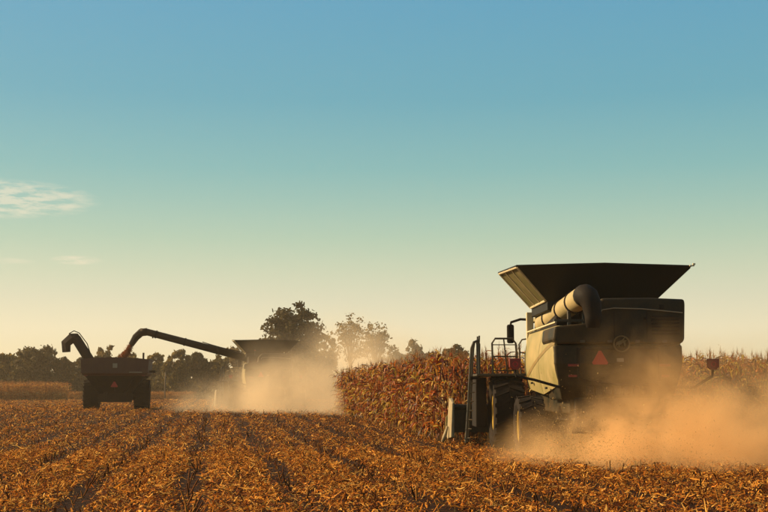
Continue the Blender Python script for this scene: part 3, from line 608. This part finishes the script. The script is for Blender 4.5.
    MB().prism([(-0.08, 2.45), (-0.05, 2.50), (-0.02, 2.50), (0.0, 2.44), (0.02, 2.50), (0.08, 2.54), (0.12, 2.47), (0.14, 2.48), (0.13, 2.56), (0.17, 2.60), (0.10, 2.60), (0.12, 2.66), (0.06, 2.60), (0.0, 2.58), (-0.07, 2.55)], 'y', -0.085, -0.055).build('animal_mark', M_emb, em)
    MB().box(-0.05, 0.10, -0.03, 0.0, 2.13, 2.21).build('number_plate', M_plate, C_, bevel=0.006)
    m_ = MB(); m_.tube([(0.55, 2.0, 3.5), (0.55, 1.98, 3.95)], 0.06, 10); m_.build('exhaust_pipe', M_black, C_)
    # --- corn header
    hd_ = MB(); hd_.box(-3.02, 3.02, 8.2, 8.32, 0.35, 1.05).box(-3.02, 3.02, 8.32, 9.0, 0.33, 0.45); hd_.tube([(-3.02, 8.2, 1.05), (3.02, 8.2, 1.05)], 0.08, 8); header = hd_.build('corn_header', M_hull, C_)
    MB().tube([(-2.95, 8.65, 0.62), (2.95, 8.65, 0.62)], 0.18, 12).build('cross_auger', M_steel, header)
    for k in range(9):
        xx = -3.04 + 0.76 * k
        w_ = 0.16 if 0 < k < 8 else 0.15
        m_ = MB(); m_.add([(xx - w_, 8.9, 0.40), (xx + w_, 8.9, 0.40), (xx + w_, 8.9, 0.75), (xx, 8.9, 0.88), (xx - w_, 8.9, 0.75), (xx - w_ * 0.6, 9.7, 0.26), (xx + w_ * 0.6, 9.7, 0.26), (xx + w_ * 0.6, 9.7, 0.42), (xx, 9.7, 0.5), (xx - w_ * 0.6, 9.7, 0.42), (xx, 10.3, 0.14)],
                          [(0, 1, 2, 3, 4), (0, 1, 6, 5), (1, 2, 7, 6), (2, 3, 8, 7), (3, 4, 9, 8), (4, 0, 5, 9), (5, 6, 10), (6, 7, 10), (7, 8, 10), (8, 9, 10), (9, 5, 10)])
        m_.build('snout', M_side if k in (0, 8) else M_hull, header, bevel=0.02)
    for s in (-1, 1):
        m_ = MB(); m_.hexa([(s * 3.0, 8.0, 0.2), (s * 3.10, 8.0, 0.2), (s * 3.17, 8.5, 0.14), (s * 3.0, 8.5, 0.14), (s * 3.0, 8.0, 1.16), (s * 3.06, 8.0, 1.16), (s * 3.11, 8.5, 1.30), (s * 3.0, 8.5, 1.30)]); m_.hexa([(s * 3.0, 8.5, 0.14), (s * 3.17, 8.5, 0.14), (s * 3.14, 9.3, 0.2), (s * 3.06, 9.3, 0.2), (s * 3.0, 8.5, 1.30), (s * 3.11, 8.5, 1.30), (s * 3.10, 9.3, 0.7), (s * 3.06, 9.3, 0.7)]); m_.build('end_shield', M_cream, header, bevel=0.02)
        m_ = MB(); m_.tube([(s * 3.32, 8.3, 0.06), (s * 3.26, 8.3, 0.2), (s * 3.17, 8.35, 0.5)], [0.045, 0.06, 0.03], 8); m_.build('divider_bar', M_cream, header, True)
    return C_
combine1 = make_combine((5.12, 26.5, 0.0), R(1.0), 'large dark combine harvester with folded auger trailing orange dust on the right', False)
combine2 = make_combine((-7.2, 75.3, float(gz(-7.5, 78)) - 0.02), R(8.5), 'distant combine harvester half hidden in dust unloading through its raised auger', True)

# ------------------------------------------------------------------ grain cart
def make_cart(loc, heading):
    G = empty('grain_cart', loc, heading); tag(G, 'dark maroon two wheeled grain cart catching corn from the raised auger', 'grain cart')
    # hopper: rings lofted bottom to top, rear at y=0, front y=5.2
    rings = []
    for z_, hw, y0, y1 in ((2.16, 1.88, 0.2, 4.97), (2.22, 1.98, 0.10, 5.05), (2.34, 2.05, 0.02, 5.15), (3.20, 2.10, 0.0, 5.2)):
        rings.append([(-hw, y0, z_), (hw, y0, z_), (hw, y1, z_), (-hw, y1, z_)])
    vs = [p for r_ in rings for p in r_]; fs = [(3, 2, 1, 0)]
    for i in range(len(rings) - 1):
        for j in range(4): fs.append((4 * i + j, 4 * i + (j + 1) % 4, 4 * i + 4 + (j + 1) % 4, 4 * i + 4 + j))
    # inner skin
    k = len(vs); vs += [(-2.05, 0.05, 3.20), (2.05, 0.05, 3.20), (2.05, 5.15, 3.20), (-2.05, 5.15, 3.20), (-2.0, 0.1, 2.6), (2.0, 0.1, 2.6), (2.0, 5.1, 2.6), (-2.0, 5.1, 2.6)]
    t = k - 4
    for j in range(4): fs.append((t + j, t + (j + 1) % 4, k + (j + 1) % 4, k + j)); fs.append((k + j, k + (j + 1) % 4, k + 4 + (j + 1) % 4, k + 4 + j))
    fs.append((k + 7, k + 6, k + 5, k + 4))
    hop = MB().add(vs, fs).build('hopper', M_cart, G)
    fn = MB().hexa([(-0.95, 1.2, 1.0), (0.95, 1.2, 1.0), (0.95, 4.0, 1.0), (-0.95, 4.0, 1.0), (-1.87, 0.21, 2.18), (1.87, 0.21, 2.18), (1.87, 4.96, 2.18), (-1.87, 4.96, 2.18)]).build('funnel', M_cartd, G)  # dark steel colour instead of maroon paints in the shade under the hopper
    # crowned rear lip
    n_ = 12; top = [(-2.10 + 4.2 * i / n_, 3.195 + 0.13 * math.sin(math.pi * i / n_) ** 0.8) for i in range(n_ + 1)]
    MB().prism(top + [(2.10, 3.10), (-2.10, 3.10)], 'y', -0.03, 0.03).build('rear_lip', M_cart, hop)
    for xx in (-2.12, 2.12): MB().tube([(xx, 0, 3.2), (xx, 5.2, 3.2)], 0.04, 6).build('side_rim', M_cart, hop)
    for xx in (-1.4, -0.7, 0.7, 1.4): MB().box(xx - 0.03, xx + 0.03, -0.035, 0.02, 2.36, 3.12).build('rib', M_cart, hop)
    MB().box(-2.08, 2.08, -0.04, 0.03, 2.33, 2.40).build('belt_rail', M_cart, hop)
    MB().box(0.9, 1.7, -0.06, -0.04, 2.36, 2.41).build('reflective_strip', M_plate, hop)
    MB().box(-0.12, 0.16, -0.06, -0.03, 2.66, 2.94).build('badge_plate', M_plate, hop, bevel=0.005)
    MB().prism([(-0.22, 1.45), (0.14, 1.45), (0.18, 1.5), (0.0, 1.80), (-0.08, 1.80), (-0.26, 1.5)], 'y', 0.50, 0.53).build('slow_vehicle_triangle', M_redpl, G)
    MB().box(-0.06, -0.02, 0.53, 1.5, 1.2, 1.7).build('triangle_bracket', M_cartd, G)
    for s in (-1, 1): make_wheel(G, s * 1.60, 2.5, 0.98, 1.0, s, M_rim, 20)
    MB().box(-1.4, 1.4, 2.3, 2.7, 0.62, 1.12).build('axle', M_cartd, G, bevel=0.02)
    MB().box(-1.05, 1.05, 0.95, 1.02, 0.50, 1.05).build('dark_fill_sheet', M_cartd, G)  # added dark sheet, stands in for the darkness of the unbuilt tractor
    MB().box(-0.7, -0.5, 0.6, 6.2, 0.95, 1.15).box(0.5, 0.7, 0.6, 6.2, 0.95, 1.15).hexa([(-0.15, 6.2, 0.7), (0.15, 6.2, 0.7), (0.1, 8.0, 0.55), (-0.1, 8.0, 0.55), (-0.15, 6.2, 0.95), (0.15, 6.2, 0.95), (0.1, 8.0, 0.7), (-0.1, 8.0, 0.7)]).box(-0.7, 0.7, 6.0, 6.2, 0.9, 1.15).build('frame', M_cartd, G, bevel=0.02)
    for s in (-1, 1):
        m_ = MB(); m_.tube([(s * 1.2, 0.35, 2.1), (s * 0.62, 0.9, 1.05)], 0.06, 6); m_.build('brace', M_cartd, G)
        MB().box(s * 1.78 - 0.10, s * 1.78 + 0.10, -0.02, 0.03, 2.14, 2.2).build('tail_light', M_lamp, G)
    # discharge auger on the left front corner
    a = [Vector((-1.2, 5.4, 1.6)), Vector((-2.05, 5.4, 3.2)), Vector((-3.02, 5.4, 4.72))]
    m_ = MB(); m_.tube(a, [0.34, 0.33, 0.32], 12); ag = m_.build('discharge_auger', M_cartd, G, True)
    m_ = MB(); m_.tube([a[2] + Vector((0.12, 0, -0.18)), a[2] + Vector((-0.08, 0, 0.08)), a[2] + Vector((-0.20, 0, 0.06)), a[2] + Vector((-0.64, 0, -0.34)), a[2] + Vector((-0.60, 0, -0.92))], [0.34, 0.36, 0.37, 0.36, 0.29], 6); m_.build('spout', M_cartd, ag)
    m_ = MB(); m_.tube([a[1] + Vector((0.1, -0.3, 0.3)), a[1].lerp(a[2], 0.6) + Vector((0.38, -0.2, 0.25)), a[2] + Vector((0.22, -0.2, 0.36)), a[2] + Vector((-0.12, -0.2, 0.50)), a[2] + Vector((-0.45, -0.2, 0.30))], 0.035, 6); m_.build('hose', M_black, ag)
    MB().tube([(1.75, 0.2, 3.15), (1.75, 0.2, 3.62)], 0.06, 8).build('vent_pipe', M_cartd, G)
    MB().box(2.08, 2.45, 1.0, 1.25, 2.36, 2.52).build('side_ladder_step', M_cartd, G, bevel=0.01)
    return G
CX, CY = -16.95, 76.6
CARTZ = float(gz(CX, CY + 2.5)) - 0.02
make_cart((CX, CY, CARTZ), R(8.0))
# heap of corn inside the cart, a low mound under the stream
def heap():
    th = np.linspace(0, 2 * np.pi, 25)[:-1]; vs = [(0, 0, 0.34)]
    for k, (r_, z_) in enumerate(((0.35, 0.28), (0.7, 0.12), (1.0, -0.05))):
        for a in th: vs.append((1.9 * r_ * math.cos(a), 2.35 * r_ * math.sin(a), z_ + 0.02 * math.sin(3 * a + k)))
    fs = [(0, 1 + i, 1 + (i + 1) % 24) for i in range(24)]
    for k in range(2):
        for i in range(24): fs.append((1 + 24 * k + i, 25 + 24 * k + i, 25 + 24 * k + (i + 1) % 24, 1 + 24 * k + (i + 1) % 24))
    vs.append((0, 0, -0.3)); fs += [(len(vs) - 1, 49 + (i + 1) % 24, 49 + i) for i in range(24)]
    o = MB().add(vs, fs).build('corn_heap', M_kernel, None, True); o.location = (CX - 0.36, CY + 2.57, CARTZ + 2.85); o.rotation_euler[2] = R(8)
    tag(o, 'heap of shelled corn lying inside the maroon grain cart', 'corn heap'); return o
heap()

# ------------------------------------------------------------------ falling grain
bpy.context.view_layer.update()
sp0 = combine2.matrix_world @ Vector((-7.65 - 0.90, 4.3, 5.02 - 0.82)); sp1 = Vector((sp0.x - 0.75, sp0.y - 0.0, CARTZ + 3.05))
n = 9000; t = rng.random(n); wob = 0.10 + 0.20 * t
cx_ = sp0.x + (sp1.x - sp0.x) * (0.75 * t + 0.25 * t * t); cyy = sp0.y + 0 * t; cz_ = sp0.z + (sp1.z - sp0.z) * t
x = cx_ + rng.normal(0, 1, n) * wob * 0.55; y = cyy + rng.normal(0, 1, n) * wob * 0.55; z = cz_ + rng.normal(0, 0.05, n)
V, F = strips(x, y, z, np.full(n, 0.05), np.full(n, 0.03), rng.random(n) * 6.28, rng.normal(0, .8, n), np.zeros(n), rng.normal(0, .8, n))
tag(link('grain_stream', np_mesh('grain_stream', V, F, M_kernel)), 'reddish stream of shelled corn falling from the auger spout into the cart', kind='stuff')
# chaff thrown up behind the near harvester
n = 6000; x = 2.7 + 1.2 * rng.random(n) + rng.gamma(1.1, 1.5, n); y = rng.uniform(22.8, 27.5, n); z = 0.05 + rng.gamma(1.3, 0.28, n)
V, F = strips(x, y, z, rng.uniform(.012, .05, n), rng.uniform(.005, .016, n), rng.random(n) * 6.28, rng.normal(0, .9, n), rng.normal(0, .2, n), rng.normal(0, 1, n))
tag(link('flying_chaff', np_mesh('flying_chaff', V, F, M_husk)), 'bits of chaff flying in the dust behind the near harvester', kind='stuff')

# ================================================================== trees
def make_tree(px, top_py, half_px, D, mat, seed, label, low=0.08, dens=1.0, open_=False, leaf=0.30, name='broadleaf_tree'):
    rr = np.random.default_rng(seed); r2 = random.Random(seed)
    b = at(px, 391, D); g0 = float(gz(b.x, D)); top = at(px, top_py, D).z; H = top - g0; hw = half_px * D / FPX
    T = empty(name, (b.x, D, g0)); tag(T, label, 'tree', 'trees along the far side of the field')
    tr = MB(); r0 = 0.018 * H + 0.08; lean = r2.uniform(-0.03, 0.03) * H
    fork = H * (0.22 if not open_ else 0.42)
    tr.tube([(0, 0, -0.2), (lean * .3, 0, fork * .5), (lean * .6, 0, fork), (lean, 0, H * 0.62), (lean * 1.2, 0.0, H * 0.86)], [r0 * 1.25, r0, r0 * .85, r0 * .45, r0 * .12], 8)
    cz0, cz1 = H * low, H; ccz = (cz0 + cz1) / 2; crz = (cz1 - cz0) / 2
    clumps = []; nb = 11 if not open_ else 14
    for i in range(nb):
        a = i * 2.4 + r2.uniform(-.4, .4); h0 = fork * r2.uniform(0.7, 1.3); rad = hw * r2.uniform(0.55, 0.95); ze = ccz + crz * r2.uniform(-0.55, 0.8)
        if open_: ze = H * r2.uniform(0.55, 0.95); 
        k = math.sqrt(max(0.12, 1 - ((ze - ccz) / crz) ** 2)); e = Vector((math.cos(a) * rad * k, math.sin(a) * rad * k, ze))
        s_ = Vector((lean * .6, 0, min(h0, H * .6))); mid = s_.lerp(e, 0.5) + Vector((0, 0, 0.08 * H * r2.uniform(-.3, 1)))
        tr.tube([s_, mid, e], [r0 * .38, r0 * .24, r0 * .06], 5)
        clumps.append(e); clumps.append(mid.lerp(e, 0.5))
        for q_ in range(2):
            e2 = mid.lerp(e, r2.uniform(.3, .8)) + Vector((r2.gauss(0, .2) * hw, r2.gauss(0, .2) * hw, r2.gauss(0.05, .08) * H)); tr.tube([mid, e2], [r0 * .14, r0 * .04], 4); clumps.append(e2)
    tr.build('trunk', M_bark, T)
    # lobes filling the crown's volume with an uneven outline
    nl = int((80 if not open_ else 26) * dens)
    for i in range(nl):
        d = rr.normal(0, 1, 3); d /= np.linalg.norm(d); rad = rr.random() ** 0.45
        zz_ = ccz + d[2] * crz * rad * 0.95
        if open_ and zz_ < H * 0.45: zz_ = H * rr.uniform(0.5, 0.9)
        bulg = 1.0 if zz_ > ccz else 1.05
        clumps.append(Vector((d[0] * hw * rad * bulg, d[1] * hw * rad * bulg, zz_)))
    C = np.array([tuple(c) for c in clumps]); C = C[C[:, 2] > 0.3]
    per = int((75 if not open_ else 17)); rs = (0.088 if not open_ else 0.13) * min(hw, H * .5) * rr.uniform(0.7, 1.35, len(C))
    pts = np.repeat(C, per, 0) + rr.normal(0, 1, (len(C) * per, 3)) * np.repeat(rs, per)[:, None] * np.array([1, 1, 0.75])
    ok = pts[:, 2] > 0.15; pts = pts[ok]; n_ = len(pts)
    # trim to the crown's height
    pts[:, 2] = np.where(pts[:, 2] > H, H - rr.random(n_) * 0.06 * H, pts[:, 2])
    sz = leaf * rr.uniform(0.6, 1.3, n_)
    V_, F_ = strips(pts[:, 0], pts[:, 1], pts[:, 2], sz * 1.3, sz * 0.9, rr.random(n_) * 6.283, rr.normal(0, .7, n_), rr.normal(.1, .2, n_), rr.normal(0, .9, n_))
    o = link('crown', np_mesh('crown', V_, F_, mat), T); return T
TREES = [  # px, top, half, D, mat, low, dens, open, label
    (-22, 346, 24, 196, M_leaf_dark, .04, 1, False, 'dark broadleaf tree cut by the left edge of the picture'),
    (4, 352, 15, 190, M_leaf_olive, .04, 1, False, 'olive tree at the far left, left of the broad dark tree'),
    (36, 345, 24, 185, M_leaf_dark, .03, 1.25, False, 'broad dark tree rising behind the far left corn strip'),
    (64, 357, 11, 188, M_leaf_dark, .03, 1, False, 'small dark tree right of the broad dark tree, under the cart spout'),
    (86, 355, 15, 192, M_leaf_dark, .03, 1, False, 'dark tree directly behind the left side of the grain cart'),
    (106, 344, 12, 205, M_leaf_gold, .05, .9, False, 'pale golden tree peeking above the middle of the grain cart'),
    (128, 351, 15, 200, M_leaf_olive, .04, 1, False, 'olive tree behind the right side of the grain cart'),
    (156, 353, 13, 195, M_leaf_olive, .03, 1, False, 'olive tree just right of the grain cart, left of the pale pole'),
    (177, 350, 14, 190, M_leaf_olive, .03, 1.1, False, 'olive tree just right of the pale pole, below the long auger'),
    (199, 352, 13, 192, M_leaf_dark, .03, 1.1, False, 'dark tree below the middle of the long raised auger'),
    (219, 354, 12, 196, M_leaf_olive, .03, 1, False, 'olive tree left of the distant harvester, nearest to its ladder'),
    (240, 344, 15, 205, M_leaf_gold, .03, 1, False, 'golden tree behind the left corner of the distant harvester tank'),
    (264, 336, 13, 200, M_leaf_olive, .05, 1, False, 'olive tree hugging the left side of the tallest dark tree'),
    (293, 297, 29, 175, M_leaf_dark, .08, 1.25, False, 'tallest dark round crowned tree rising behind the distant harvester'),
    (305, 346, 13, 186, M_leaf_gold, .02, 1, False, 'low golden tree in the dust, at the foot of the tallest dark tree'),
    (322, 330, 15, 190, M_leaf_gold, .05, .8, False, 'hazy golden tree just right of the tallest dark tree'),
    (350, 314, 17, 180, M_leaf_gold, .35, 1, True, 'feathery pale tree with open crown, taller of the sparse pair'),
    (375, 321, 14, 183, M_leaf_gold, .35, 1, True, 'feathery pale tree with open crown, shorter of the sparse pair'),
    (393, 345, 9, 190, M_leaf_gold, .04, .6, True, 'thin wispy small tree right of the sparse pair'),
    (415, 339, 13, 195, M_leaf_gold, .04, 1, False, 'round hazy tree showing above the left half of the corn'),
    (402, 348, 9, 204, M_leaf_gold, .03, 1, False, 'lowest hazy tree between the sparse pair and the round tree'),
    (431, 344, 9, 200, M_leaf_gold, .04, .9, False, 'small hazy tree showing just right of the round one above the corn'),
    (445, 347, 9, 208, M_leaf_gold, .03, 1, False, 'hazy tree just left of the low one beside the ladder'),
    (458, 344, 13, 205, M_leaf_gold, .04, 1, False, 'low hazy tree showing above the corn left of the ladder'),
]
for i, (px, tp, hp, D, mt, low, dn, op, lb) in enumerate(TREES):
    make_tree(px, tp, hp, D, mt, 900 + i, lb, low, dn, op, leaf=0.34 if not op else 0.26)
# undergrowth below the trees
n = 26000; x = rng.uniform(-75, 20, n); y = rng.normal(196, 5, n); hh = 3.0 + 1.2 * np.sin(x * .5) + .8 * np.sin(x * 1.3 + 1)
z = gz(x, y) + rng.random(n) ** .8 * hh
V, F = strips(x, y, z, rng.uniform(.3, .7, n), rng.uniform(.25, .5, n), rng.random(n) * 6.28, rng.normal(0, .7, n), np.zeros(n), rng.normal(0, .9, n))
tag(link('undergrowth', np_mesh('undergrowth', V, F, M_leaf_dark)), 'dark undergrowth below the line of trees', kind='stuff')
# pale pole in front of the trees
pb = at(165, 391, 172); g0 = float(gz(pb.x, 172))
pm = MB(); pm.tube([(0, 0, -0.3), (0, 0, 2.4), (0.02, 0, 3.8)], [0.10, 0.09, 0.08], 8); pole = pm.build('utility_pole', M_wood, None, True); pole.location = (pb.x, 172, g0)
tag(pole, 'thin pale pole standing before the trees right of the cart', 'pole')

# ================================================================== dust and haze
def dust(name, label, box_, lobes, dens, col, aniso, nscale, thr, seed, step=1.0):
    x0, x1, y0, y1, z0, z1 = box_; c = Vector(((x0 + x1) / 2, (y0 + y1) / 2, (z0 + z1) / 2))
    m_ = MB(); m_.box(x0 - c.x, x1 - c.x, y0 - c.y, y1 - c.y, z0 - c.z, z1 - c.z)
    M, t, o = mat_new(name); n = t.nodes; l = t.links
    M.cycles.volume_sampling = 'MULTIPLE_IMPORTANCE'
    try: M.cycles.volume_step_rate = step
    except Exception: pass
    g = n.new('ShaderNodeNewGeometry')
    def mm(op, a, b=None):
        q = n.new('ShaderNodeMath'); q.operation = op
        for i, v in enumerate((a, b)):
            if v is None: continue
            if isinstance(v, (int, float)): q.inputs[i].default_value = v
            else: l.new(v, q.inputs[i])
        return q.outputs[0]
    tot = None
    for (cx, cy_, cz, rx, ry, rz, wt) in lobes:
        s = n.new('ShaderNodeVectorMath'); s.operation = 'SUBTRACT'; l.new(g.outputs['Position'], s.inputs[0]); s.inputs[1].default_value = (cx, cy_, cz)
        d = n.new('ShaderNodeVectorMath'); d.operation = 'DIVIDE'; l.new(s.outputs[0], d.inputs[0]); d.inputs[1].default_value = (rx, ry, rz)
        ln = n.new('ShaderNodeVectorMath'); ln.operation = 'DOT_PRODUCT'; l.new(d.outputs[0], ln.inputs[0]); l.new(d.outputs[0], ln.inputs[1])
        v = mm('MAXIMUM', mm('SUBTRACT', 1.0, ln.outputs['Value']), 0.0); v = mm('MULTIPLY', v, mm('MULTIPLY', v, wt))
        tot = v if tot is None else mm('ADD', tot, v)
    a = n.new('ShaderNodeTexNoise'); a.inputs['Scale'].default_value = nscale; a.inputs['Detail'].default_value = 5.0; a.inputs['Roughness'].default_value = 0.6; a.inputs['Distortion'].default_value = 0.6
    mp = n.new('ShaderNodeMapping'); mp.inputs['Location'].default_value = (seed, seed * .7, 0); l.new(g.outputs['Position'], mp.inputs['Vector']); l.new(mp.outputs[0], a.inputs['Vector'])
    nzv = mm('MAXIMUM', mm('MULTIPLY', mm('SUBTRACT', a.outputs['Fac'], thr), 3.2), 0.0)
    dn = mm('MULTIPLY', mm('MULTIPLY', tot, nzv), dens)
    vs = n.new('ShaderNodeVolumePrincipled'); vs.inputs['Color'].default_value = (*col, 1); vs.inputs['Anisotropy'].default_value = aniso
    l.new(dn, vs.inputs['Density']); l.new(vs.outputs[0], o.inputs['Volume'])
    ob = m_.build(name, M); ob.location = c; tag(ob, label, kind='stuff'); return ob
dust('dust_cloud', 'thick orange dust billowing low behind the near harvester', (1.6, 17.5, 20.4, 35.4, 0.03, 4.2),
     [(7.2, 24.6, 0.1, 5.0, 3.8, 1.9, 1.5), (11.8, 25.0, 0.0, 6.2, 4.2, 1.9, 1.4), (4.1, 25.4, 0.1, 2.2, 3.0, 1.3, 1.1), (5.5, 25.2, 1.2, 2.0, 1.5, 2.2, 0.5), (10.8, 31.8, 1.2, 5.5, 3.6, 2.5, 0.22)],
     2.0, (0.97, 0.67, 0.33), 0.12, 0.80, 0.41, 3.0)
dust('dust_cloud', 'pale golden dust rising behind and around the distant harvester', (-15.5, 4.5, 60.5, 90.0, 0.10, 9.5),
     [(-5.2, 69.5, 0.6, 5.2, 6.5, 3.6, 1.7), (-2.6, 73.0, 2.0, 4.0, 6.0, 5.0, 1.0), (-9.0, 72.0, 0.3, 4.8, 6.0, 2.8, 1.0), (-1.6, 78, 3.0, 5.0, 8.0, 4.2, 0.35), (-6.5, 71.0, 2.6, 3.6, 3.5, 3.0, 0.5), (-2.3, 63.4, 0.8, 2.8, 2.9, 2.6, 1.1), (0.5, 72.0, 3.4, 4.0, 6.0, 2.6, 0.35)],
     0.30, (0.985, 0.82, 0.57), 0.12, 0.42, 0.36, 11.0)
HAZE = True
if HAZE:
    m_ = MB(); m_.box(-2600, 2600, -2600, 2900, -1.2, 24.0)
    M, t, o = mat_new('haze'); v = t.nodes.new('ShaderNodeVolumePrincipled')
    v.inputs['Color'].default_value = (0.95, 0.80, 0.58, 1); v.inputs['Density'].default_value = 0.00045; v.inputs['Anisotropy'].default_value = 0.3
    t.links.new(v.outputs[0], o.inputs['Volume']); pass
    tag(m_.build('haze', M), 'thin warm haze in the air over the whole field', kind='stuff')
